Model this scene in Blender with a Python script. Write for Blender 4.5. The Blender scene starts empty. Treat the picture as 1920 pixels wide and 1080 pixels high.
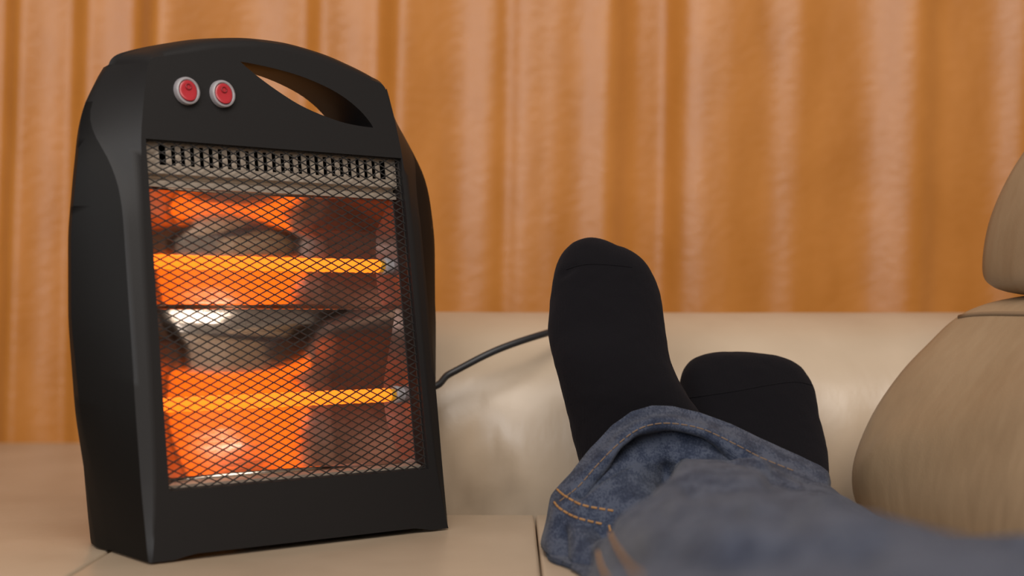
import bpy, bmesh, math, random
from mathutils import Vector, Matrix, noise
from mathutils.bvhtree import BVHTree
import numpy as np
random.seed(4)
S = bpy.context.scene
COL = S.collection
R = math.radians

# ------------------------------------------------------------------ camera, world, light, exposure
F = 2667.0            # focal length in pixels of the 1920 px frame (50 mm on a 36 mm sensor)
CAM = Vector((0, 0, .182))
HY = 575.0            # row of the horizon
cd = bpy.data.cameras.new('camera'); cam = bpy.data.objects.new('camera', cd); COL.objects.link(cam)
cam.location = CAM; cam.rotation_euler = (R(90), 0, 0)
cd.sensor_width = 36; cd.lens = 36 * F / 1920; cd.shift_y = 35 / 1920
cd.clip_start = .01
cd.dof.use_dof = True; cd.dof.focus_distance = 1.15; cd.dof.aperture_fstop = 3.6
S.camera = cam
S.view_settings.view_transform = 'Standard'; S.view_settings.look = 'None'
S.view_settings.gamma = 1; S.view_settings.use_curve_mapping = False
S.view_settings.exposure = 0.12
S.cycles.use_denoising = True
S.cycles.max_bounces = 10; S.cycles.glossy_bounces = 8
S.cycles.sample_clamp_indirect = 4

W = bpy.data.worlds.new('world'); S.world = W; W.use_nodes = True
bg = W.node_tree.nodes['Background']; bg.inputs[0].default_value = (1.0, .92, .84, 1); bg.inputs[1].default_value = .26

def area(name, loc, target, size, power, color):
    l = bpy.data.lights.new(name, 'AREA'); l.shape = 'RECTANGLE'; l.size, l.size_y = size; l.energy = power; l.color = color
    o = bpy.data.objects.new(name, l); COL.objects.link(o); o.location = loc
    o.rotation_euler = (Vector(target) - Vector(loc)).to_track_quat('-Z', 'Y').to_euler()
    return o
area('ceiling_lamp', (.25, -.75, 2.05), (0, .9, 0), (1.5, 1.5), 50, (1, .93, .86))
area('window_daylight', (-1.15, -2.1, 1.15), (.0, 1.3, .2), (1.3, 1.3), 46, (.95, .97, 1))

# ------------------------------------------------------------------ helpers
def P(px, py, d):
    """point seen at a pixel of the photograph, at depth d in front of the camera"""
    return Vector(((px - 960) / F * d, d, CAM.z + (HY - py) / F * d))

def pix(p):
    return 960 + F * p[0] / p[1], HY - F * (p[2] - CAM.z) / p[1]

def link(name, me, mat, parent=None, smooth=True, angle=None):
    o = bpy.data.objects.new(name, me); COL.objects.link(o)
    if mat: me.materials.clear(); me.materials.append(mat)
    if parent: o.parent = parent; o.matrix_parent_inverse = parent.matrix_world.inverted()
    if smooth:
        me.shade_smooth()
        if angle: me.set_sharp_from_angle(angle=R(angle))
    return o

def from_bm(name, bm, mat, parent=None, smooth=True, angle=None):
    bmesh.ops.recalc_face_normals(bm, faces=bm.faces)
    me = bpy.data.meshes.new(name); bm.to_mesh(me); bm.free()
    return link(name, me, mat, parent, smooth, angle)

def mesh_from(name, V, Fc, mat, parent=None, smooth=True, angle=None):
    me = bpy.data.meshes.new(name); me.from_pydata([tuple(v) for v in V], [], Fc); me.validate(); me.update()
    bm = bmesh.new(); bm.from_mesh(me); bmesh.ops.recalc_face_normals(bm, faces=bm.faces); bm.to_mesh(me); bm.free()
    return link(name, me, mat, parent, smooth, angle)

def bake(o):
    """replace the mesh by its evaluated one, modifiers applied"""
    bpy.context.view_layer.update()
    dg = bpy.context.evaluated_depsgraph_get()
    me = bpy.data.meshes.new_from_object(o.evaluated_get(dg), depsgraph=dg)
    o.modifiers.clear(); old = o.data; o.data = me
    bpy.data.meshes.remove(old)
    return o

def tag(o, label=None, cat=None, group=None, kind=None):
    for k, v in (('label', label), ('category', cat), ('group', group), ('kind', kind)):
        if v: o[k] = v
    return o

def empty(name, loc):
    o = bpy.data.objects.new(name, None); COL.objects.link(o); o.location = loc; o.empty_display_size = .05
    bpy.context.view_layer.update(); return o

def loft(rings, closed_ring=True, caps=True):
    V = []; Fc = []; n = len(rings[0])
    for r in rings: V += [Vector(p) for p in r]
    for i in range(len(rings) - 1):
        for j in range(n if closed_ring else n - 1):
            k = (j + 1) % n
            Fc.append((i*n + j, i*n + k, (i+1)*n + k, (i+1)*n + j))
    if caps:
        Fc.append(tuple(range(n))); Fc.append(tuple((len(rings)-1)*n + j for j in range(n)))
    return V, Fc

def frames(pts):
    out = []; up = Vector((0, 0, 1))
    for i, p in enumerate(pts):
        a = pts[max(i-1, 0)]; b = pts[min(i+1, len(pts)-1)]
        t = (b - a).normalized()
        s = t.cross(up)
        if s.length < 1e-4: s = t.cross(Vector((1, 0, 0)))
        s.normalize(); out.append((s, s.cross(t).normalized()))
    return out

def tube_geo(pts, r, n=8):
    pts = [Vector(p) for p in pts]; fr = frames(pts); rings = []
    for i, p in enumerate(pts):
        rr = r[i] if isinstance(r, (list, tuple)) else r
        s, u = fr[i]
        rings.append([p + (s*math.cos(2*math.pi*k/n) + u*math.sin(2*math.pi*k/n))*rr for k in range(n)])
    return loft(rings)

class Geo:
    def __init__(s): s.V = []; s.F = []
    def add(s, vf):
        o = len(s.V); s.V += vf[0]; s.F += [tuple(i + o for i in f) for f in vf[1]]; return s
    def build(s, name, mat, parent=None, smooth=True, angle=None): return mesh_from(name, s.V, s.F, mat, parent, smooth, angle)

def catmull(pts, n):
    pts = [Vector(p) for p in pts]; m = len(pts) - 1; out = []
    for i in range(n):
        x = i * m / (n - 1); k = min(int(x), m - 1); t = x - k
        p0, p1, p2, p3 = pts[max(k-1, 0)], pts[k], pts[k+1], pts[min(k+2, m)]
        out.append(.5*((2*p1) + (p2-p0)*t + (2*p0-5*p1+4*p2-p3)*t*t + (3*p1-p0-3*p2+p3)*t**3))
    return out

def sinterp(x, tab, r=.014):
    return sum(interp(min(max(x + r*k/4, tab[0][0]), tab[-1][0]) if 0 < x < tab[-1][0] else x, tab)*w for k, w in zip(range(-4, 5), (1, 2, 3, 4, 5, 4, 3, 2, 1)))/25

def smax(a, b, k=.012): return .5*(a + b + math.sqrt((a - b)**2 + k*k))

def interp(x, tab):
    return float(np.interp(x, [a for a, b in tab], [b for a, b in tab]))

# ------------------------------------------------------------------ materials
def mat(name, col, rough=.5, metal=0, spec=.5, **kw):
    m = bpy.data.materials.new(name); m.use_nodes = True
    b = m.node_tree.nodes['Principled BSDF']
    b.inputs['Base Color'].default_value = (*col, 1); b.inputs['Roughness'].default_value = rough
    b.inputs['Metallic'].default_value = metal; b.inputs['Specular IOR Level'].default_value = spec
    for k, v in kw.items(): b.inputs[k.replace('_', ' ')].default_value = v
    return m

def nd(m, t, **inp):
    n = m.node_tree.nodes.new(t)
    for k, v in inp.items():
        k = k.replace('_', ' ')
        if k in n.inputs: n.inputs[k].default_value = v
        else: setattr(n, k.replace(' ', '_'), v)
    return n

def noise_tex(m, scale, detail=3, stretch=(1, 1, 1), rot=(0, 0, 0)):
    L = m.node_tree.links
    tc = nd(m, 'ShaderNodeTexCoord'); mp = nd(m, 'ShaderNodeMapping'); n = nd(m, 'ShaderNodeTexNoise', Scale=scale, Detail=detail)
    mp.inputs['Scale'].default_value = stretch; mp.inputs['Rotation'].default_value = rot
    L.new(tc.outputs['Object'], mp.inputs['Vector']); L.new(mp.outputs[0], n.inputs['Vector'])
    return n.outputs['Fac']

def ramp(m, fac, stops):
    r = nd(m, 'ShaderNodeValToRGB'); e = r.color_ramp.elements
    while len(e) < len(stops): e.new(.5)
    for el, (p, c) in zip(e, stops): el.position = p; el.color = (*c, 1)
    m.node_tree.links.new(fac, r.inputs[0]); return r.outputs[0]

def bump(m, *layers):
    """layers: (fac, strength, distance)"""
    L = m.node_tree.links; prev = None
    for fac, st, dist in layers:
        b = nd(m, 'ShaderNodeBump', Strength=st, Distance=dist); L.new(fac, b.inputs['Height'])
        if prev: L.new(prev, b.inputs['Normal'])
        prev = b.outputs[0]
    L.new(prev, m.node_tree.nodes['Principled BSDF'].inputs['Normal'])

def basecol(m, out): m.node_tree.links.new(out, m.node_tree.nodes['Principled BSDF'].inputs['Base Color'])

M = {}
M['plastic'] = mat('black_plastic', (.0085, .0075, .0075), .52, spec=.3)
bump(M['plastic'], (noise_tex(M['plastic'], 1500, 1), .15, .0004))
M['side_shade'] = mat('shaded_black_plastic', (.0045, .004, .0038), .6, spec=.14)  # housing sides: shade of the unlit flank put into a darker, duller colour
M['dark'] = mat('dark_cavity', (.012, .010, .010), .6)
M['steel'] = mat('polished_reflector', (.70, .56, .45), .18, 1)
bump(M['steel'], (noise_tex(M['steel'], 30, 2, (1, 1, 6)), .12, .001))
M['plate'] = mat('end_plate_metal', (.50, .44, .44), .3, 1)
bump(M['plate'], (noise_tex(M['plate'], 45, 2), .25, .002))
M['vent'] = mat('vent_plate_metal', (.60, .50, .40), .42, .55)
M['grille'] = mat('black_wire', (.014, .012, .011), .5)
M['cap'] = mat('ceramic_cap', (.42, .41, .42), .35)
M['brass'] = mat('hot_quartz_end', (.45, .25, .02), .25, .3, Emission_Color=(1, .42, .02, 1), Emission_Strength=.25)
m = M['glow'] = mat('glowing_quartz', (.3, .1, .02), .3, Emission_Color=(1, .155, .007, 1), Emission_Strength=2.2)
# wound filament: slight brightness ripple along the tube
M['bezel'] = mat('switch_bezel', (.27, .25, .26), .35)
M['red'] = mat('red_rocker', (.34, .018, .025), .3, Emission_Color=(1, .03, .04, 1), Emission_Strength=.04)
M['red2'] = mat('red_mark', (.22, .01, .015), .4)
M['rubber'] = mat('black_rubber', (.018, .018, .02), .45)

m = M['leather'] = mat('beige_leather', (.47, .35, .235), .35, spec=.55)
basecol(m, ramp(m, noise_tex(m, 7, 4), [(.3, (.45, .34, .235)), (.7, (.54, .42, .30))]))
bump(m, (noise_tex(m, 26, 3, (1, .5, .6)), .20, .006), (noise_tex(m, 420, 2), .10, .0008))
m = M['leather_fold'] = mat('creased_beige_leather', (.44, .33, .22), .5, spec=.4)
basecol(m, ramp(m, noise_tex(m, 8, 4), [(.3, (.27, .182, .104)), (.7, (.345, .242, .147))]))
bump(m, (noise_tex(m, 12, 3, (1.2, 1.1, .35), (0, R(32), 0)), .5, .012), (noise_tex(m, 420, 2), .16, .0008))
M['piping'] = mat('leather_piping', (.24, .165, .10), .5)

m = M['satin'] = mat('orange_satin', (.55, .2, .045), .31, spec=.42)
basecol(m, ramp(m, noise_tex(m, 16, 6, (1, 1, .4)), [(.3, (.48, .178, .028)), (.7, (.58, .228, .046))]))
b = m.node_tree.nodes['Principled BSDF']
b.inputs['Sheen Weight'].default_value = .12; b.inputs['Sheen Tint'].default_value = (1, .75, .6, 1); b.inputs['Sheen Roughness'].default_value = .4
bump(m, (noise_tex(m, 60, 5, (1, 1, 1.6)), .35, .003), (noise_tex(m, 500, 2, (1, 1, 3)), .2, .0006))

m = M['sock'] = mat('black_knit', (.0055, .0048, .006), .95, spec=.08)
b = m.node_tree.nodes['Principled BSDF']
b.inputs['Sheen Weight'].default_value = .03; b.inputs['Sheen Roughness'].default_value = .6; b.inputs['Sheen Tint'].default_value = (.8, .75, .85, 1)
tc = nd(m, 'ShaderNodeTexCoord'); wv = nd(m, 'ShaderNodeTexWave', Scale=260, Distortion=1.5, Detail=2)
m.node_tree.links.new(tc.outputs['Object'], wv.inputs['Vector'])
bump(m, (wv.outputs['Fac'], .35, .0006), (noise_tex(m, 900, 3), .5, .0006))

def denim(name, lo, mid, hi):
    m = mat(name, mid, .85, spec=.2)
    L = m.node_tree.links
    big = noise_tex(m, 70, 6); fine = noise_tex(m, 750, 4, (1, .18, 1), (0, 0, R(20)))
    mx = nd(m, 'ShaderNodeMath', operation='ADD'); ml = nd(m, 'ShaderNodeMath', operation='MULTIPLY')
    L.new(fine, ml.inputs[0]); ml.inputs[1].default_value = .8
    L.new(big, mx.inputs[0]); L.new(ml.outputs[0], mx.inputs[1])
    basecol(m, ramp(m, mx.outputs[0], [(.68, lo), (.9, mid), (1.12, hi)] if False else [(.62, lo), (.86, mid), (1.0, hi)]))
    tc = nd(m, 'ShaderNodeTexCoord'); wv = nd(m, 'ShaderNodeTexWave', Scale=420, Distortion=1, Detail=1); wv.bands_direction = 'DIAGONAL'
    L.new(tc.outputs['Object'], wv.inputs['Vector'])
    bump(m, (big, .25, .003), (wv.outputs['Fac'], .3, .0005), (fine, .5, .0008))
    b = m.node_tree.nodes['Principled BSDF']; b.inputs['Sheen Weight'].default_value = .08; b.inputs['Sheen Roughness'].default_value = .5
    return m
M['denim'] = denim('blue_denim', (.011, .016, .033), (.027, .035, .060), (.056, .066, .096))
M['denim_worn'] = denim('worn_denim_hem', (.022, .029, .046), (.055, .067, .092), (.15, .165, .195))
M['thread'] = mat('orange_thread', (.30, .15, .05), .8)
M['thread_faded'] = mat('faded_thread', (.17, .105, .06), .8)
M['skin'] = mat('skin', (.55, .36, .27), .5)
M['wall'] = mat('dark_brown_wall', (.14, .095, .06), .9)  # unseen walls, darkened to brown so the heater side mirrors little light
bump(M['wall'], (noise_tex(M['wall'], 80, 3), .2, .002))
m = M['floor'] = mat('wood_floor', (.28, .17, .09), .4)
basecol(m, ramp(m, noise_tex(m, 5, 6, (1, 12, 1)), [(.3, (.2, .11, .055)), (.7, (.33, .2, .11))]))

# ------------------------------------------------------------------ setting
def box(name, x0, x1, y0, y1, z0, z1, mt, parent=None, bev=.0, seg=3):
    bm = bmesh.new(); bmesh.ops.create_cube(bm, size=1)
    bmesh.ops.scale(bm, vec=(x1-x0, y1-y0, z1-z0), verts=bm.verts)
    bmesh.ops.translate(bm, vec=((x0+x1)/2, (y0+y1)/2, (z0+z1)/2), verts=bm.verts)
    if bev: bmesh.ops.bevel(bm, geom=bm.edges[:], offset=bev, segments=seg, profile=.5, affect='EDGES')
    return from_bm(name, bm, mt, parent, True, 40)

FZ = -.44
tag(box('floor', -3, 3, -2.5, 2.75, FZ-.05, FZ, M['floor']), kind='structure')
tag(box('wall_left', -3.0, -2.9, .2, 2.65, FZ, 2.3, M['wall']), kind='structure')  # unseen, added to give the heater's side something dark to mirror
tag(box('wall_back', -3, 3, 2.65, 2.75, FZ, 2.3, M['wall']), kind='structure')

# ------------------------------------------------------------------ curtain
CD = 2.15
def curtain():
    # crests of the folds: photo column, height of the fold, half width (in photo pixels at the curtain)
    crest = [(-760, 1, 60), (-600, 1, 55), (-430, 1, 60), (-250, 1, 60), (-70, 1, 60),
             (80, .9, 44), (203, 1.0, 56), (500, 1.0, 66), (660, .9, 52), (893, 1.0, 46),
             (985, .75, 36), (1112, 1.05, 52), (1215, .45, 22), (1298, 1.05, 44), (1476, .8, 38),
             (1668, .95, 62), (1893, .8, 40), (2050, 1, 60), (2200, 1, 60), (2360, 1, 55), (2520, 1, 60), (2680, 1, 60)]
    rnd = random.Random(2); ph = [rnd.uniform(0, 6.28) for _ in crest]
    nx, nz = 1100, 40; V = []; Fc = []; z0, z1 = FZ + .01, 2.2
    c = np.linspace(-840, 2760, nx); X = (c - 960)/F*CD; dx = X[1] - X[0]
    # slope at which the satin mirrors the window light
    la = np.arctan2(-1.15 - X, 2.1 + CD); va = np.arctan2(-X, CD); ss = np.tan(-(la + va)/2)
    for i in range(nz):
        z = z0 + (z1 - z0) * i / (nz - 1)
        cz = [cc + 5*math.sin(z*2.2 + p) - (z - .3)*5*math.sin(p*3) + (z - .3)*24 for (cc, m, w), p in zip(crest, ph)]
        s = ss - .40
        for (cc, m, w), q in zip(crest, cz): s = s + m*.40*np.exp(-np.abs((c - q)/(w*(.62 if q < 700 else .8)))**2.2)
        s = s + .05*np.array([noise.noise(Vector((x*.012, z*1.5, 5))) for x in c])
        # narrow pleats that bring the cloth back to the same plane between two folds
        for k in range(len(crest) - 1):
            a, b = cz[k], cz[k+1]; sel = (c >= a) & (c < b); area_ = s[sel].sum()
            q, w = a + min(.5*(b - a), crest[k][2]*1.05 + 10), (8 + .05*(b - a))
            g = np.exp(-((c - q)/w)**2)*sel; s = s - g*area_/max(g.sum(), 1e-6)
        s = np.convolve(np.pad(s, 4, mode='edge'), np.ones(9)/9, 'valid')
        h = np.cumsum(s)*dx; h = h - np.interp(c, np.linspace(-840, 2760, 6), np.interp(np.linspace(-840, 2760, 6), c, h))
        h = h - .022*np.exp(-np.abs((c - 1210 - (z - .3)*24)/56)**4) - .006*np.exp(-np.abs((c - 945 - (z - .3)*24)/20)**2)
        for j in range(nx): V.append((X[j], CD + .02 - h[j], z))
    for i in range(nz-1):
        for j in range(nx-1):
            a = i*nx + j; Fc.append((a, a+1, a+nx+1, a+nx))
    o = mesh_from('curtain', V, Fc, M['satin'])
    s = o.modifiers.new('s', 'SOLIDIFY'); s.thickness = .0012
    tag(o, 'orange satin curtain hanging in vertical folds behind the beige sofa', 'curtain')
curtain()

# ------------------------------------------------------------------ sofa
sofa = empty('sofa', (.1, .8, FZ))
tag(sofa, 'beige leather sofa with rolled armrest and padded back cushion', 'sofa')

def panel(name, x0, x1, y0, y1, z0, z1, r, mt, crown=.0):
    """upholstered slab: bevelled grid with a soft crown and hand-made unevenness"""
    bm = bmesh.new(); bmesh.ops.create_cube(bm, size=1)
    bmesh.ops.scale(bm, vec=(x1-x0, y1-y0, z1-z0), verts=bm.verts)
    bmesh.ops.translate(bm, vec=((x0+x1)/2, (y0+y1)/2, (z0+z1)/2), verts=bm.verts)
    bmesh.ops.bevel(bm, geom=bm.edges[:], offset=r, segments=4, profile=.5, affect='EDGES')
    o = from_bm(name, bm, mt, sofa, True, 60)
    return o
# three panels of the seat, seams between them
panel('seat_cushion', -1.05, -.3005, -.75, 1.90, -.17, 0, .0028, M['leather'])
panel('seat_cushion', -.2995, .0195, -.75, 1.245, -.17, 0, .0028, M['leather'])
panel('seat_cushion', .0205, .62, -.75, 1.245, -.17, 0, .0028, M['leather'])
box('base', -1.03, .95, -.73, 1.62, FZ+.06, -.172, M['leather'], sofa, .02)
for x, y in ((-.95, -.65), (-.95, 1.5), (.87, -.65), (.87, 1.5)):
    g = Geo(); g.add(tube_geo([(x, y, FZ), (x, y, FZ+.07)], [.022, .03], 16)); g.build('leg', M['dark'], sofa, True, 40)
box('backrest_frame', .78, .97, -.75, 1.62, -.17, .42, M['leather'], sofa, .05, 5)

def armrest():
    prof = [(1.40, -.17), (1.345, -.12), (1.318, -.06), (1.305, -.01), (1.30, .03), (1.303, .065), (1.315, .10), (1.338, .132),
            (1.37, .157), (1.41, .171), (1.455, .176), (1.51, .172), (1.56, .155), (1.595, .12), (1.61, .06), (1.61, -.05), (1.60, -.17)]
    pts = catmull([(0, a, b) for a, b in prof], 64)
    cy = 1.46; cz = 0.0
    rings = []
    xs = [-.262, -.258, -.25, -.238, -.222] + list(np.linspace(-.2, .72, 70)) + [.735, .74]
    for x in xs:
        e = min(1, max(.0, (x + .262) / .04)); s = .72 + .28*math.sqrt(1 - (1 - e)**2)
        ring = []
        for p in pts:
            y, z = cy + (p.y - cy)*s, cz + (p.z - cz)*(s if p.z > 0 else 1)
            # soft sags and creases of the leather on the inner face
            f = max(0, 1 - abs(z - .0) / .12) if y < 1.42 else 0
            y += .004*f*noise.noise(Vector((x*9, z*5, 3)))
            cr = 0
            for cx, cw, sl in ((-.035, .010, .5), (.012, .008, .45), (.315, .012, -.2), (.352, .010, -.3), (.17, .012, .1), (-.012, .02, .2)):
                u = (x - cx + sl*(z + .02)) / cw
                cr += math.exp(-u*u)
            y += .009*cr*f
            ring.append((x, y, z + .0015*noise.noise(Vector((x*6, y*9, 1)))))
        rings.append(ring)
    V, Fc = loft(rings)
    mesh_from('armrest', V, Fc, M['leather'], sofa, True, 50)
armrest()

def slanted(name, prof, ys, mt, endr, bulge=0, seed=0, folds=0, slope=.26, yref=1.3, dx=-.062):
    """cushion with a closed x-z section run along the back of the sofa, which is turned a little towards the seat"""
    n = 72
    cl = [Vector((a, 0, b)) for a, b in prof]; cl.append(cl[0])
    pts = catmull(cl, n + 1)[:-1]
    cx = sum(p.x for p in pts) / n; cz = sum(p.z for p in pts) / n
    y0, y1 = ys; rings = []
    N = 110
    for i in range(N):
        t = i / (N - 1); y = y0 + (y1 - y0)*t
        # concentrate rings at the far, rounded end
        e = min(1, (y1 - y) / endr + 1e-4); e0 = min(1, (y - y0) / endr + 1e-4)
        s = (.8 + .2*(1 - (1 - e)**2.4)**(1/2.4)) * (.8 + .2*(1 - (1 - e0)**2.4)**(1/2.4))
        ring = []
        for p in pts:
            x, z = cx + (p.x - cx)*s, cz + (p.z - cz)*(.2 + .8*s)
            if folds:
                u = (y*1.0 + (z)*1.7)*26 + 2.2*noise.noise(Vector((y*7, z*5, seed)))
                x -= folds*(math.sin(u)*.5 + .5)**2 * (.4 + .6*noise.noise(Vector((y*5, z*9, seed+7)))) * (1 if x < cx else 0) * min(1, e*1.3)
            ring.append((x + (yref - y)*slope + dx, y, z))
        rings.append(ring)
    V, Fc = loft(rings)
    return mesh_from(name, V, Fc, mt, sofa, True, 60)
back_prof = [(.352, -.002), (.338, .001), (.330, .020), (.332, .05), (.349, .09), (.375, .127), (.402, .155), (.425, .176), (.452, .189),
             (.50, .195), (.58, .19), (.64, .17), (.65, .08), (.64, .0), (.5, .0)]
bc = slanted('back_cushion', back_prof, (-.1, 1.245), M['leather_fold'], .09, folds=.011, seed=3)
head_prof = [(.50, .190), (.455, .190), (.434, .197), (.430, .217), (.437, .255), (.455, .295), (.482, .335), (.52, .38), (.56, .42), (.61, .43),
             (.66, .38), (.67, .29), (.65, .21), (.58, .198)]
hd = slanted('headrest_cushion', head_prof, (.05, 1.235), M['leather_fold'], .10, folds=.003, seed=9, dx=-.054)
# piping along the top seam of the back cushion
pts = []
for y in np.linspace(1.222, .2, 60):
    pts.append((.358 + (1.3 - y)*.26, y, .1815))
bvh = BVHTree.FromObject(bc, bpy.context.evaluated_depsgraph_get())
pp = []
for p in pts:
    c = bvh.find_nearest(Vector(p)); pp.append(c[0] + c[1]*.0003)
g = Geo(); g.add(tube_geo(pp, .0022, 8)); g.build('piping', M['piping'], bc)

# ------------------------------------------------------------------ quartz heater
TH = R(38); HP = Vector((-.255, 1.0, 0)); TT = math.tan(R(9))
HU = Vector((math.cos(TH), math.sin(TH), 0)); HV = Vector((-math.sin(TH), math.cos(TH), 0)); HZ = Vector((0, 0, 1))
def HL(u, v, z): return HP + HU*u + HV*v + HZ*(z + .0015)
def HW(u, w, z): return HL(u, w + z*TT, z)          # w: depth behind the leaning front face
heater = empty('quartz_heater', HL(.13, .065, -.0015))
tag(heater, 'black portable quartz heater with glowing orange tubes standing on the sofa seat', 'heater')

def housing():
    hw0 = [(0, .128), (.03, .1225), (.06, .1195), (.1, .1180), (.19, .1170), (.25, .1165), (.305, .1155), (.325, .1125), (.345, .1095), (.363, .1055)]
    hw1 = [(0, .1295), (.05, .1305), (.1, .131), (.17, .131), (.25, .131), (.27, .1318), (.29, .1360), (.305, .1420), (.318, .1430), (.33, .1395), (.345, .1315), (.363, .1185)]
    of1 = [(0, .003), (.05, .0045), (.17, .0045), (.25, .005), (.27, .0080), (.29, .0135), (.305, .0200), (.318, .027), (.33, .032), (.345, .033), (.363, .030)]
    hw2 = [(0, .1305), (.02, .135), (.05, .142), (.1, .154), (.17, .161), (.238, .161), (.28, .1560), (.308, .1505), (.328, .1435), (.345, .1345), (.355, .1275), (.363, .122)]
    hw3 = [(0, .1295), (.02, .132), (.1, .139), (.17, .1425), (.234, .1425), (.28, .139), (.308, .1355), (.33, .129), (.352, .120), (.363, .1155)]
    zs = [0, .004, .01, .02, .035] + list(np.linspace(.05, .363, 44))
    arch = [(.122, .363), (.1200, .3680), (.1155, .3722), (.107, .3757), (.095, .3795), (.081, .3833), (.06, .3885), (.038, .3922), (.018, .3945), (0, .395)]
    arch = [(p.x, p.z) for p in catmull([(a, 0, b) for a, b in arch], 34)][1:]
    NB = 30
    def mix(a, b, t): return tuple(x + (y - x)*t for x, y in zip(a, b))
    def side(k, z):
        h0, h1, h2, h3 = sinterp(z, hw0), sinterp(z, hw1, .010), sinterp(z, hw2), sinterp(z, hw3)
        v0 = z*TT; v1 = v0 + sinterp(z, of1, .010); v2 = smax(.065, v1 + .006); v3 = smax(.108, v2 + .006, .006)
        A, B, C, D = (h0, v0, z), (h1, v1, z), (h2, v2, z), (h3, v3, z)
        hm = .5*(h2 + h3) + .0035
        return [A, mix(A, B, .35), mix(A, B, .7), B, mix(B, C, .45)[:1] + ((v1+v2)/2, z), C, (hm, (v2+v3)/2, z), D, (h3 - .004, v3 + .010 - .006*min(1, z/.36), z), (h3 - .012, v3 + .018 - .010*min(1, z/.36), z)][k] if k != 4 else (h1 + (h2-h1)*.62, v1 + (v2-v1)*.5, z)
    def top(k, a, z):
        f = a / .122
        o1 = .014 + .016*f**4
        v0 = z*TT
        dz = .0095*(1 - .75*f**6)
        if k <= 3:
            t = (0, .18, .5, 1)[k]; arc = math.sqrt(max(0, 1 - (1 - t)**2))
            return (a*(.1055 + (.1185 - .1055)*t)/.122, v0 + o1*t, z - .0006 - dz*(1 - arc))
        if k == 4: return (a*.119/.122, v0 + o1 + .003, z - .0002)
        if k == 5: return (a, v0 + o1 + .006, z)
        if k == 6: return (a - .003*f, v0 + o1 + .014, z - .0008)
        if k == 7: return (a - .0065*f, smax(.104, v0+o1+.014, .006), z - .0035)
        if k == 8: return (a - .0105*f, smax(.104, v0+o1+.014, .006) + .004, z - .008)
        return (a - .0185*f, smax(.104, v0+o1+.014, .006) + .008, z - .017)
    rings = []
    for k in range(10):
        L = [side(k, z) for z in zs]; T = [top(k, a, z) for a, z in arch]
        half = L + T                           # left half, bottom to the crown
        ring = [HL(.13 - h, v, z) for h, v, z in half] + [HL(.13 + h, v, z) for h, v, z in half[-2::-1]]
        hb, vb, _ = half[0]
        for j in range(1, NB):                 # underside, right to left, arched between the feet
            t = 1 - 2*j/NB; lift = .003*min(1, max(0, (.86 - abs(t))/.1))
            ring.append(HL(.13 + hb*t, vb, lift))
        rings.append(ring)
    V, Fc = loft(rings)
    o = mesh_from('housing', V, Fc, M['plastic'], heater)
    o.data.materials.append(M['side_shade']); n = len(rings[0]); nl = len(zs); nh = nl + len(arch)
    for f, q in zip(o.data.polygons, Fc):
        if len(q) != 4: continue
        lay, j = min(q)//n, min(x % n for x in q)
        if j == 0 and max(x % n for x in q) > 1: continue
        jj = j if j < nh else 2*(nh - 1) - 1 - j
        if lay >= 3 and 0 <= jj < nl - 1 and zs[jj] < .327: f.material_index = 1
    return o
hs = housing()
def prism(pts, w0, w1, flat=False):
    rings = [[(HW if not flat else HL)(u, w, z) for u, z in pts] for w in (w0, w1)]
    V, Fc = loft(rings); return mesh_from('cutter', V, Fc, None, None, False)
WU0, WU1, WZ0, WZ1 = .0185, .2440, .0485, .3045
hole_px_top = [(.1015, .3718), (.112, .3712), (.13, .3695), (.15, .3665), (.168, .3620), (.185, .3560), (.199, .3485), (.210, .3400), (.2175, .3315)]
hole_px_bot = [(.2190, .3285), (.205, .3290), (.188, .3310), (.168, .3360), (.150, .3423), (.133, .3510), (.118, .3600), (.107, .3675)]
hp = catmull([(a, b, 0) for a, b in hole_px_top], 26) + catmull([(a, b, 0) for a, b in hole_px_bot], 22)
cut1 = prism([(WU0, WZ0), (WU1, WZ0), (WU1, WZ1), (WU0, WZ1)], -.03, .066)
hc = (.165, .335)
cut2 = mesh_from('cutter', *loft([[HW(p.x, -.05, p.y) for p in hp], [HW(p.x, .012, p.y) for p in hp],
                                  [HW(p.x + .004*(p.x - hc[0])/.06, .075, p.y + .22*max(0, p.y - hc[1])) for p in hp]]), None, None, False)
for c in (cut1, cut2):
    bmod = hs.modifiers.new('b', 'BOOLEAN'); bmod.object = c; bmod.operation = 'DIFFERENCE'; bmod.solver = 'EXACT'
bake(hs)
for c in (cut1, cut2): bpy.data.objects.remove(c)
bm_ = hs.modifiers.new('bev', 'BEVEL'); bm_.width = .0022; bm_.segments = 3; bm_.limit_method = 'ANGLE'; bm_.angle_limit = R(60); bm_.harden_normals = False
bake(hs); hs.data.shade_smooth(); hs.data.set_sharp_from_angle(angle=R(33))
wn = hs.modifiers.new('wn', 'WEIGHTED_NORMAL'); wn.keep_sharp = True; wn.mode = 'FACE_AREA'

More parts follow.
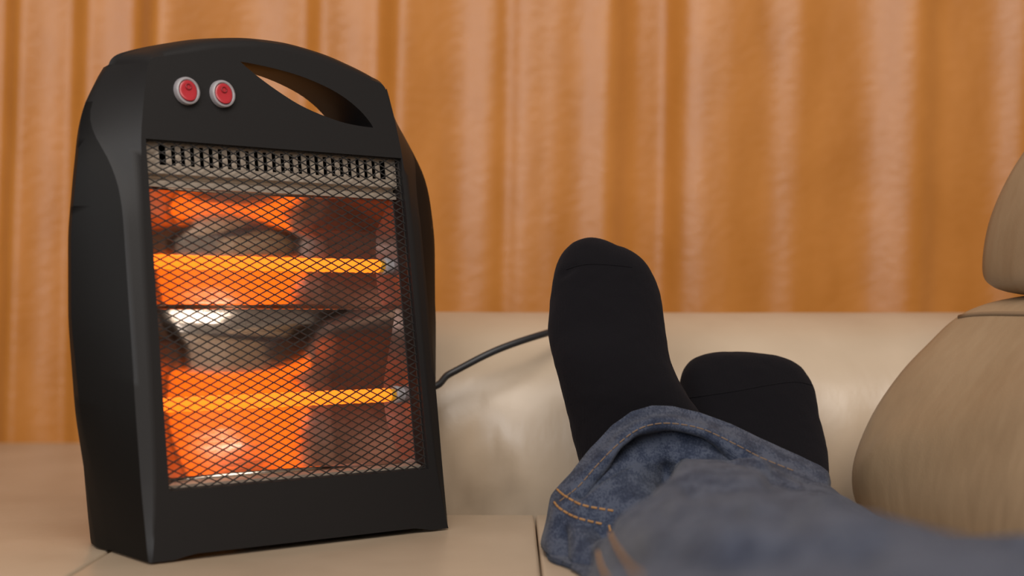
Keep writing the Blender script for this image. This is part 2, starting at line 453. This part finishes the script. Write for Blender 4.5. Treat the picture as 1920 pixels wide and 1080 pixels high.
# reflector: two polished troughs, one behind each tube
T1 = (.030, .2144); T2 = (.030, .1073)
prof = [(.0215, .2715), (.0241, .2691), (.035, .2580), (.0485, .2443), (.0500, .2320), (.052, .2185), (.0527, .2159), (.0532, .2133), (.0536, .2108), (.0539, .2056), (.0539, .203), (.0537, .2004),
        (.0534, .1979), (.0529, .1953), (.0523, .1927), (.0515, .1901), (.0507, .1875), (.0496, .185), (.0485, .1824), (.0472, .1799), (.0380, .1786), (.0280, .1778), (.0400, .1520), (.053, .1240),
        (.0545, .1205), (.0557, .1171), (.0567, .1137), (.0575, .1103), (.0581, .1069), (.0585, .1035), (.0587, .1001), (.0587, .0968), (.0584, .0935), (.058, .0901), (.0573, .0869), (.0565, .0836),
        (.0554, .0804), (.0542, .0772), (.0527, .0741), (.0511, .0709), (.0493, .0678), (.0473, .0648), (.0451, .0618), (.0428, .0588), (.0402, .0558), (.0375, .0529), (.0347, .0501)]
V = []; Fc = []
us = (WU0 + .0006, WU1 - .0006)
for w, z in prof:
    for u in us: V.append(HW(u, w, z))
for i in range(len(prof) - 1): Fc.append((2*i, 2*i+1, 2*i+3, 2*i+2))
rf = mesh_from('reflector', V, Fc, M['steel'], heater, True, 9)
sm = rf.modifiers.new('s', 'SOLIDIFY'); sm.thickness = .0008; sm.offset = -1
# end plates closing the troughs
for u in (WU0 + .0005, WU1 - .0005):
    outl = [(w, z) for w, z in prof] + [(.018, .0492), (.018, .2715)]
    V = [HW(u + s, w, z) for s in (-.0004, .0004) for w, z in outl]; n = len(outl)
    Fc = [tuple(range(n)), tuple(range(n, 2*n))] + [(j, (j+1) % n, n + (j+1) % n, n + j) for j in range(n)]
    mesh_from('end_plate', V, Fc, M['plate'], heater, False)
# slotted vent plate and folded ledge above the troughs
def vent():
    g = Geo()
    def bx(u0, u1, w0, w1, z0, z1):
        V = [HW(u, w, z) for u in (u0, u1) for w in (w0, w1) for z in (z0, z1)]
        g.add((V, [(0, 1, 3, 2), (4, 5, 7, 6), (0, 1, 5, 4), (2, 3, 7, 6), (0, 2, 6, 4), (1, 3, 7, 5)]))
    a, b = WU0 + .001, WU1 - .001
    bx(a, b, .0090, .0100, .2800, .2865); bx(a, b, .0090, .0100, .3018, .3040)
    bx(a, a + .0125, .0090, .0100, .2865, .3018); bx(b - .010, b, .0090, .0100, .2865, .3018)
    n = 26; u0, u1 = a + .0125, b - .010; p = (u1 - u0) / n
    for i in range(1, n): bx(u0 + (i - .28)*p, u0 + (i + .28)*p, .0090, .0100, .2865, .3018)
    return g.build('vent_plate', M['vent'], heater, False)
vp = vent()
def strip(name, sec, mt, parent):
    V = [HW(u, w, z) for w, z in sec for u in (WU0 + .001, WU1 - .001)]
    o = mesh_from(name, V, [(2*i, 2*i+1, 2*i+3, 2*i+2) for i in range(len(sec)-1)], mt, parent, False)
    s = o.modifiers.new('s', 'SOLIDIFY'); s.thickness = .0006; return o
strip('ledge', [(.0095, .2802), (.0160, .2785), (.0165, .2760), (.0120, .2745), (.0120, .2705), (.0215, .2715)], M['vent'], heater)
strip('bottom_lip', [(.0347, .0501), (.0160, .0520), (.0100, .0510), (.0100, .0488)], M['vent'], heater)

def tube(T):
    w, z = T
    a, b = WU0 + .0015, .2305
    n = 90
    pts = [HW(a + (b - a)*i/(n-1), w, z) for i in range(n)]
    g = Geo(); g.add(tube_geo(pts, [.0056 + .00025*math.sin(i*1.9) for i in range(n)], 16))
    t = g.build('heating_tube', M['glow'], heater)
    g = Geo(); g.add(tube_geo([HW(u, w, z) for u in (.2302, .2360)], .0050, 16)); g.build('tube_end', M['brass'], t)
    us = [.2352, .2355, .2365, .2392, .2405, .2434]; rs = [.004, .0066, .0074, .0074, .0068, .0066]
    g = Geo(); g.add(tube_geo([HW(u, w, z) for u in us], rs, 20)); g.build('ceramic_cap', M['cap'], t, True, 40)
    g = Geo(); g.add(tube_geo([HW(u, w, z) for u in (.0191, .021, .0225)], [.0066, .0074, .004], 20)); g.build('ceramic_cap', M['cap'], t, True, 40)
tube(T1); tube(T2)

def grille():
    g = Geo(); du, dz = .0132, .0064; th = .00042
    a, b, c, d = WU0, WU1, WZ0, WZ1; k = dz/du
    def bar(p, q, w):
        (u0, z0), (u1, z1) = p, q
        L = math.hypot(u1-u0, z1-z0); nx, nz = -(z1-z0)/L*th, (u1-u0)/L*th
        V = [HW(u + s*nx, w + e, z + s*nz) for (u, z) in (p, q) for s, e in ((-1, -.0005), (1, -.0005), (1, .0005), (-1, .0005))]
        g.add((V, [(0, 1, 5, 4), (1, 2, 6, 5), (2, 3, 7, 6), (3, 0, 4, 7), (0, 1, 2, 3), (4, 5, 6, 7)]))
    for sgn in (1, -1):
        # lines z = sgn*k*u + m
        ms = np.arange(-.3, .7, dz)
        for m in ms:
            f = lambda u: sgn*k*(u - a) + m
            u0, u1 = a, b
            lo, hi = sorted(((c - m)/(sgn*k) + a, (d - m)/(sgn*k) + a))
            u0, u1 = max(u0, lo), min(u1, hi)
            if u1 - u0 < .002: continue
            bar((u0, f(u0)), (u1, f(u1)), .0040 + .0004*sgn)
    for p, q in (((a+.0008, c), (a+.0008, d)), ((b-.0008, c), (b-.0008, d)), ((a, c+.0008), (b, c+.0008)), ((a, d-.0008), (b, d-.0008))): bar(p, q, .0042)
    g.build('grille', M['grille'], heater, False)
grille()

def switch(u, z):
    n = 40
    def ell(ru, rz, w): return [HW(u + ru*math.cos(2*math.pi*k/n), w, z + rz*math.sin(2*math.pi*k/n)) for k in range(n)]
    V, Fc = loft([ell(.0100, .0108, .002), ell(.0100, .0108, -.0022), ell(.0094, .0102, -.0038), ell(.0082, .009, -.0042), ell(.0074, .0082, -.0036), ell(.0072, .008, -.0015)])
    s = mesh_from('switch', V, Fc, M['bezel'], heater, True, 50)
    # concave rocker, lower half pressed out
    def roc(r, base):
        return [HW(u + .0071*r*math.cos(2*math.pi*k/n), base - .0012 - .0020*(math.sin(2*math.pi*k/n)*r)**2*(1 if math.sin(2*math.pi*k/n) < 0 else .3), z + .0079*r*math.sin(2*math.pi*k/n)) for k in range(n)]
    V, Fc = loft([roc(1, .001), roc(1, -.0022), roc(.93, -.0026), roc(.7, -.0026), roc(.35, -.0026), roc(.05, -.0026)])
    mesh_from('rocker', V, Fc, M['red'], s, True, 50)
    g = Geo(); g.add(tube_geo([HW(u + .0021*math.cos(a), -.0044, z + .0030 + .0021*math.sin(a)) for a in np.linspace(0, 2*math.pi, 25)], .00045, 6))
    g.build('off_mark', M['red2'], s)
switch(.0535, .3435); switch(.0830, .3440)

def cord():
    a = HL(.20, .131, .115)
    pts = [a, a + HV*.03 + HU*.01, P(790, 728, 1.26), P(845, 700, 1.275), P(930, 657, 1.285), P(1020, 626, 1.31), P(1110, 603, 1.37), P(1180, 592, 1.45),
           Vector((.15, 1.55, .172)), Vector((.19, 1.64, .10)), Vector((.2, 1.68, -.1)), Vector((.22, 1.72, FZ + .03)), Vector((.3, 1.85, FZ+.005)), Vector((.6, 2.0, FZ+.005))]
    g = Geo(); g.add(tube_geo(catmull(pts, 140), .0032, 10)); g.build('power_cord', M['rubber'], heater)
cord()

# ------------------------------------------------------------------ person: legs in jeans and black socks
def foot_rings(rows, n=40, shrink=1.0):
    """rows: (row, left column, right column, depth of the middle, half thickness) from the toe tip down"""
    rings = []
    for y, xl, xr, d, ht in rows:
        c = P((xl + xr)/2, y, d); hw = (xr - xl)/2/F*d*shrink; h = ht*shrink
        ring = []
        for k in range(n):
            a = 2*math.pi*k/n; ca, sa = math.cos(a), math.sin(a)
            ex = 2/2.3
            ring.append(c + Vector((hw*math.copysign(abs(ca)**ex, ca), h*math.copysign(abs(sa)**ex, sa), -.15*h*math.copysign(abs(sa)**ex, sa))))
        rings.append(ring)
    return rings

def dense(rows, m):
    ks = [Vector(r[:3]) for r in rows]; ds = [Vector((r[3], r[4], 0)) for r in rows]
    a = catmull(ks, m); b = catmull(ds, m)
    return [(p.x, p.y, p.z, q.x, max(q.y, .002)) for p, q in zip(a, b)]

ROW_R = [(449, 1098, 1114, 1.205, .006), (453, 1084, 1132, 1.203, .012), (463, 1066, 1158, 1.20, .017), (478, 1052, 1188, 1.197, .021), (495, 1044, 1207, 1.193, .0235),
         (522, 1036, 1227, 1.188, .026), (560, 1031, 1239, 1.182, .029), (620, 1027, 1247, 1.172, .033), (680, 1038, 1257, 1.16, .037), (740, 1055, 1288, 1.157, .040),
         (785, 1066, 1320, 1.158, .040), (830, 1076, 1345, 1.158, .039), (880, 1090, 1360, 1.155, .036), (930, 1110, 1370, 1.145, .030)]
ROW_L = [(660, 1352, 1392, 1.245, .006), (664, 1326, 1430, 1.243, .012), (671, 1304, 1466, 1.24, .018), (684, 1288, 1495, 1.237, .023), (705, 1277, 1514, 1.232, .027),
         (740, 1272, 1529, 1.225, .031), (790, 1270, 1537, 1.215, .034), (850, 1276, 1550, 1.20, .037), (900, 1290, 1553, 1.18, .039), (950, 1310, 1552, 1.15, .04),
         (1000, 1330, 1545, 1.1, .04), (1040, 1340, 1540, 1.02, .038)]

def ball(c, r, n=16):
    bm = bmesh.new(); bmesh.ops.create_uvsphere(bm, u_segments=n, v_segments=n, radius=1)
    V = [Vector((v.co.x*r[0] + c[0], v.co.y*r[1] + c[1], v.co.z*r[2] + c[2])) for v in bm.verts]; Fc = [tuple(v.index for v in f.verts) for f in bm.faces]; bm.free()
    return V, Fc

def knit(name, rows, extra, parent, vox=.0025, sm=4, m=60, shrink=1.0, mt='sock', dents=()):
    g = Geo(); g.add(loft(foot_rings(dense(rows, m), 44, shrink)))
    for e in extra: g.add(e)
    o = g.build(name, M[mt], None)
    r = o.modifiers.new('r', 'REMESH'); r.mode = 'VOXEL'; r.voxel_size = vox; r.use_smooth_shade = True
    s = o.modifiers.new('s', 'SMOOTH'); s.iterations = sm; s.factor = .5
    bake(o)
    for v in o.data.vertices:      # slight unevenness of the cloth over toes and bones
        c = v.co; nn = v.normal.copy()
        off = .0011*noise.noise(c*38) + .0004*noise.noise(c*120)
        x, y = pix(c)
        for (x0, y0, x1, y1, w, amp) in dents:
            ax, ay = x1-x0, y1-y0; t = max(0, min(1, ((x-x0)*ax + (y-y0)*ay)/(ax*ax+ay*ay)))
            off += amp*math.exp(-((x-x0-ax*t)**2 + (y-y0-ay*t)**2)/(w*w)) * (1 if nn.y < .3 else 0)
        v.co = c + nn*off
    o.data.update(); o.data.shade_smooth()
    if parent: o.parent = parent; o.matrix_parent_inverse = parent.matrix_world.inverted()
    return o

# the body: two bare legs and feet inside the clothes, one surface joined at the hips
def body():
    g = Geo()
    g.add(loft(foot_rings(dense(ROW_R, 40), 24, .86))); g.add(loft(foot_rings(dense(ROW_L, 40), 24, .86)))
    g.add(tube_geo([P(1240, 920, 1.15), Vector((.14, 1.06, .022)), Vector((.145, .97, .022)), Vector((.135, .86, .032)), Vector((.118, .7, .048)), Vector((.112, .5, .055)), Vector((.11, .25, .065)), Vector((.16, -.02, .075))], [.020, .012, .012, .022, .032, .04, .05, .058], 20))
    g.add(tube_geo([P(1440, 1010, 1.08), Vector((.196, .92, .025)), Vector((.214, .8, .025)), Vector((.25, .6, .036)), Vector((.265, .25, .06)), Vector((.21, -.02, .075))], [.022, .019, .019, .028, .045, .055], 20))
    o = g.build('person', M['skin'], None)
    r = o.modifiers.new('r', 'REMESH'); r.mode = 'VOXEL'; r.voxel_size = .005; r.use_smooth_shade = True
    bake(o); return o
person = body()
tag(person, 'person lying on the sofa in blue jeans and black socks, ankles crossed', 'person')

heel_r = ball(P(1240, 890, 1.18), (.040, .035, .035))
heel_l = ball(P(1440, 955, 1.2), (.038, .04, .03))
dents_r = [(1055, 515, 1078, 500, 7, -.0022), (1075, 530, 1068, 560, 10, .0008), (1160, 480, 1200, 500, 22, .0012), (1090, 470, 1130, 470, 22, .0012), (1150, 470, 1152, 500, 12, -.0012)]
sock_r = knit('sock', ROW_R, [heel_r], person, dents=dents_r)
sock_l = knit('sock', ROW_L[:-2], [heel_l], person, dents=[(1300, 690, 1320, 700, 20, .001)])
sock_r['label'] = 'black sock on the foot crossed on top, toes up'
sock_l['label'] = 'black sock on the lower foot beside the back cushion'

def cast(bvh, px, py):
    dr = (P(px, py, 1) - CAM).normalized(); h = bvh.ray_cast(CAM, dr); return h[0], h[1]
def on_surface(o, line, n, lift):
    dg = bpy.context.evaluated_depsgraph_get(); bvh = BVHTree.FromObject(o, dg); out = []
    for p in catmull([(x, y, 0) for x, y in line], n):
        c, nn = cast(bvh, p.x, p.y)
        if c: out.append(c + nn*lift)
    return out
for so, line in ((sock_r, [(1062, 505), (1085, 498), (1110, 495), (1150, 497), (1185, 501)]),
                 (sock_l, [(1277, 748), (1320, 742), (1380, 733), (1440, 722), (1490, 716), (1522, 722)])):
    pts = on_surface(so, line, 60, .0001)
    g = Geo(); g.add(tube_geo(pts, .0006, 6)); g.build('toe_seam', M['sock'], so)

# jeans -------------------------------------------------------------
def resample(poly, n):
    poly = [Vector(p) for p in poly]; poly.append(poly[0]); L = [0]
    for a, b in zip(poly, poly[1:]): L.append(L[-1] + (b - a).length)
    out = []
    for i in range(n):
        s = L[-1]*i/n; k = max(j for j in range(len(L)) if L[j] <= s + 1e-12); k = min(k, len(poly)-2)
        t = (s - L[k]) / max(1e-9, L[k+1]-L[k]); out.append(poly[k].lerp(poly[k+1], t))
    return out
def pxring(d, poly, lean=0.0):
    out = []; top = min(y for x, y in poly)
    for x, y in poly: out.append(P(x, y, d - lean*(y - top)/300))
    return out
def dring(y, cx, hw, zt, sk=0, nn=48):
    out = []
    for k in range(nn):
        a = R(222) - 2*math.pi*k/nn; ca, sa = math.cos(a), math.sin(a); ex = 2/2.3
        x = hw*math.copysign(abs(ca)**ex, ca); z = zt/2*(1 + math.copysign(abs(sa)**ex, sa))
        out.append(Vector((cx + x + sk*(z - zt/2), y, z)))
    return out
NR = 220
hem = [(1045, 1085), (1024, 1065), (1017, 1040), (1022, 1010), (1033, 965), (1039, 932), (1055, 912), (1076, 889), (1110, 843), (1150, 800), (1185, 775), (1222, 765), (1262, 766), (1310, 776),
       (1370, 799), (1420, 824), (1500, 860), (1535, 877), (1549, 888), (1553, 905), (1549, 935), (1540, 990), (1500, 1040), (1300, 1075)]
band = [(1052, 1100), (1030, 1080), (1024, 1050), (1030, 1018), (1045, 975), (1062, 945), (1080, 925), (1105, 896), (1135, 865), (1165, 832), (1195, 808), (1230, 797), (1265, 797), (1312, 806),
        (1372, 834), (1425, 862), (1500, 893), (1530, 905), (1550, 916), (1556, 935), (1552, 960), (1540, 1010), (1500, 1055), (1300, 1095)]
r2 = [(1062, 1115), (1042, 1100), (1038, 1070), (1050, 1030), (1070, 990), (1092, 955), (1110, 935), (1140, 900), (1165, 876), (1195, 855), (1220, 845), (1250, 843), (1280, 843), (1320, 848),
      (1380, 862), (1430, 878), (1500, 903), (1535, 918), (1560, 935), (1568, 955), (1566, 980), (1550, 1030), (1500, 1075), (1300, 1120)]
r3 = [(1110, 1150), (1095, 1130), (1096, 1095), (1108, 1050), (1130, 1005), (1150, 965), (1172, 930), (1195, 902), (1220, 882), (1250, 868), (1280, 861), (1310, 860), (1345, 863), (1385, 870),
      (1430, 882), (1470, 896), (1520, 920), (1560, 943), (1588, 965), (1598, 990), (1590, 1020), (1570, 1070), (1500, 1110), (1300, 1160)]
r4 = [(1128, 1180), (1108, 1150), (1108, 1110), (1116, 1065), (1130, 1020), (1146, 985), (1168, 950), (1192, 925), (1220, 905), (1255, 890), (1290, 882), (1325, 879), (1365, 880), (1405, 886),
      (1450, 898), (1495, 914), (1540, 936), (1580, 960), (1606, 985), (1618, 1015), (1615, 1050), (1595, 1110), (1500, 1160), (1300, 1185)]
r5 = [(1135, 1195), (1105, 1185), (1098, 1150), (1104, 1105), (1120, 1060), (1140, 1022), (1165, 990), (1195, 962), (1230, 940), (1270, 922), (1310, 910), (1350, 905), (1395, 905), (1440, 910),
      (1490, 922), (1540, 942), (1590, 966), (1630, 988), (1658, 1012), (1672, 1045), (1668, 1085), (1650, 1140), (1540, 1180), (1300, 1200)]
r6 = [(1150, 1280), (1108, 1260), (1096, 1210), (1104, 1155), (1124, 1100), (1150, 1055), (1182, 1018), (1220, 988), (1262, 965), (1308, 948), (1356, 938), (1405, 934), (1455, 936), (1505, 943),
      (1555, 956), (1605, 972), (1650, 990), (1690, 1012), (1722, 1040), (1740, 1080), (1738, 1140), (1715, 1220), (1580, 1265), (1320, 1285)]
def bell(x): return math.exp(-((x - 1245)/125)**2)
def dn(r, d): return [(x, y + (d if y < 1000 else d*.5)) for x, y in r]
r2, r3, r4, r5 = dn(r2, 14), dn(r3, 26), dn(r4, 16), dn(r5, 8)
rings = [pxring(1.105, hem, .045), pxring(1.092, [(a*.6+b*.4, c*.6+d*.4) for (a, c), (b, d) in zip(hem, band)], .045), pxring(1.075, band, .045), [P(x, y + 22*bell(x), 1.035 + .05*bell(x) - .04*(y - 857)/300) for x, y in r2], pxring(.985, r3, .035),
         pxring(.90, r4, .02), pxring(.80, r5), pxring(.69, r6), dring(.56, .122, .085, .098), dring(.42, .115, .088, .106), dring(.25, .11, .095, .118), dring(.05, .10, .10, .135), dring(-.1, .10, .10, .14)]
rings = [resample(r, NR) for r in rings]
# folds of the cloth: polylines on the photograph, width in px, height (+ ridge, - valley)
FOLDS = [([(1092, 925), (1140, 876), (1200, 836), (1260, 824), (1320, 834), (1390, 862)], 13, -.017),
         ([(1095, 960), (1150, 912), (1215, 873), (1285, 866)], 14, .006),
         ([(1115, 985), (1165, 952), (1215, 910), (1250, 885)], 18, -.030),
         ([(1165, 975), (1215, 925), (1265, 897), (1330, 884), (1420, 895)], 18, .007),
         ([(1290, 925), (1360, 912), (1440, 922), (1520, 952)], 14, -.007),
         ([(1390, 880), (1440, 895), (1500, 925), (1560, 960)], 12, .004),
         ([(1250, 985), (1360, 962), (1480, 982)], 22, -.006), ([(1230, 1020), (1330, 1005), (1450, 1015), (1560, 1030)], 24, .006),
         ([(1420, 960), (1520, 985), (1640, 1005)], 20, .005), ([(1060, 1000), (1060, 1060)], 12, -.006), ([(1105, 1000), (1100, 1060)], 12, -.006),
         ([(1400, 1050), (1520, 1040), (1640, 1060)], 26, -.006), ([(1180, 1060), (1260, 1045), (1360, 1060)], 24, -.005)]
def segdist(x, y, line):
    best = 1e9
    for (x0, y0), (x1, y1) in zip(line, line[1:]):
        ax, ay = x1-x0, y1-y0; t = max(0, min(1, ((x-x0)*ax + (y-y0)*ay)/(ax*ax+ay*ay)))
        best = min(best, (x-x0-ax*t)**2 + (y-y0-ay*t)**2)
    return best
def leg_mesh(rings, rows, folds, seed, g, power=1.0):
    cols = []
    for j in range(NR): cols.append(catmull([r[j] for r in rings], rows))
    G = [[cols[j][i].copy() for j in range(NR)] for i in range(rows)]
    out = []
    jt = max(range(NR), key=lambda j: G[rows//2][j].z); i0 = rows//2
    SG = 1 if (G[i0][(jt+1) % NR] - G[i0][jt-1]).cross(G[i0+1][jt] - G[i0-1][jt]).z > 0 else -1
    for i in range(rows):
        ring = []
        for j in range(NR):
            p = G[i][j]
            du = G[i][(j+1) % NR] - G[i][j-1]; dv = G[min(i+1, rows-1)][j] - G[max(i-1, 0)][j]
            n = du.cross(dv).normalized()
            n *= SG
            edge = min(1, i/8)
            off = (.0035*noise.noise(Vector((p.x*16, p.y*13, p.z*16 + seed))) + .0016*noise.noise(Vector((p.x*45, p.y*34, p.z*45 + seed)))) * (.25 + .75*edge)
            if p.y > .3:
                x, y = pix(p)
                for line, w, a in folds:
                    d2 = segdist(x, y, line)
                    if d2 < 9*w*w and (n.z > -.2 or n.y < 0): off += a*math.exp(-d2/(w*w))*min(1, i/5)
            q = p + n*off
            q.z = max(q.z, .0022 + .0006*noise.noise(q*30))
            ring.append(q)
        out.append(ring)
    V, Fc = loft(out, True, False)
    n0 = (rows-1)*NR
    Fc.append(tuple(n0 + j for j in range(NR)))
    g.add((V, Fc)); return out
g = Geo()
grid = leg_mesh(rings, 190, FOLDS, 0, g)
ringsB = [dring(1.14, .190, .055, .062), dring(1.05, .192, .058, .056), dring(.92, .196, .064, .050), dring(.8, .206, .070, .050), dring(.68, .222, .082, .072), dring(.60, .236, .086, .085), dring(.52, .252, .086, .097), dring(.4, .278, .085, .108), dring(.25, .285, .092, .122), dring(.05, .28, .10, .135), dring(-.1, .27, .10, .14)]
leg_mesh([resample(r, NR) for r in ringsB], 110, [], 5, g)
jeans = g.build('jeans', M['denim'], None)
BJ = BVHTree.FromObject(jeans, bpy.context.evaluated_depsgraph_get())
sol = jeans.modifiers.new('s', 'SOLIDIFY'); sol.thickness = .0022; sol.offset = -1
jeans.parent = person; jeans.matrix_parent_inverse = person.matrix_world.inverted()
jeans['label'] = 'faded blue denim jeans with orange stitching'

# turned hem band of the upper leg, a separate worn strip lying on the cloth
hemrows = 26
jt = max(range(NR), key=lambda j: grid[10][j].z)
HSG = 1 if (grid[10][(jt+1) % NR] - grid[10][jt-1]).cross(grid[11][jt] - grid[9][jt]).z > 0 else -1
Vh = []; Fh = []; J0, J1 = 0, NR
for i in range(hemrows):
    for j in range(NR):
        p = grid[i][j]; du = grid[i][(j+1) % NR] - grid[i][j-1]; dv = grid[i+1][j] - grid[max(i-1, 0)][j]
        n = du.cross(dv).normalized()
        n *= HSG
        q = p + n*(.0006 + .0012*math.sin(math.pi*i/(hemrows-1))**.5); q.z = max(q.z, .001); Vh.append(q)
for i in range(hemrows-1):
    for j in range(NR):
        k = (j+1) % NR; Fh.append((i*NR+j, i*NR+k, (i+1)*NR+k, (i+1)*NR+j))
hb = mesh_from('hem', Vh, Fh, M['denim_worn'], jeans)
s = hb.modifiers.new('s', 'SOLIDIFY'); s.thickness = .0008; s.offset = -1

def stitches(lines, parent, r=.00075, dash=.0042, gap=.0018, mt='thread'):
    dg = bpy.context.evaluated_depsgraph_get(); bv = [BVHTree.FromObject(jeans, dg), BVHTree.FromObject(hb, dg)]
    g = Geo()
    for line in lines:
        pts = []
        for p in catmull([(x, y, 0) for x, y in line], 240):
            best = None
            for b in bv:
                c, n = cast(b, p.x, p.y)
                if c and (best is None or (c - CAM).length < (best[0] - CAM).length): best = (c, n)
            if best: pts.append(best[0] + best[1]*.0003)
        acc = 0; cur = []
        for a, b in zip(pts, pts[1:]):
            L = (b - a).length
            if L > .02: acc = 0; cur = []; continue
            cur.append(a); acc += L
            if acc > dash:
                if len(cur) > 1: g.add(tube_geo(cur + [b], r, 6))
                cur = []; acc = -gap
            if acc < 0: cur = []
    if g.V: tag(g.build('stitching', M[mt], parent), kind='stuff')
stitches([[(1050, 940), (1085, 912), (1120, 872), (1160, 832), (1195, 806), (1230, 795), (1270, 795), (1320, 806), (1380, 834), (1430, 860), (1500, 888)]], jeans, .0005, mt='thread_faded')
stitches([[(1045, 918), (1062, 932), (1095, 948), (1150, 958)], [(1040, 942), (1052, 955), (1085, 972), (1140, 985)],
          [(1142, 985), (1150, 1012), (1170, 1045), (1200, 1085)], [(1122, 1035), (1128, 1060), (1140, 1085)]], jeans, .0009)
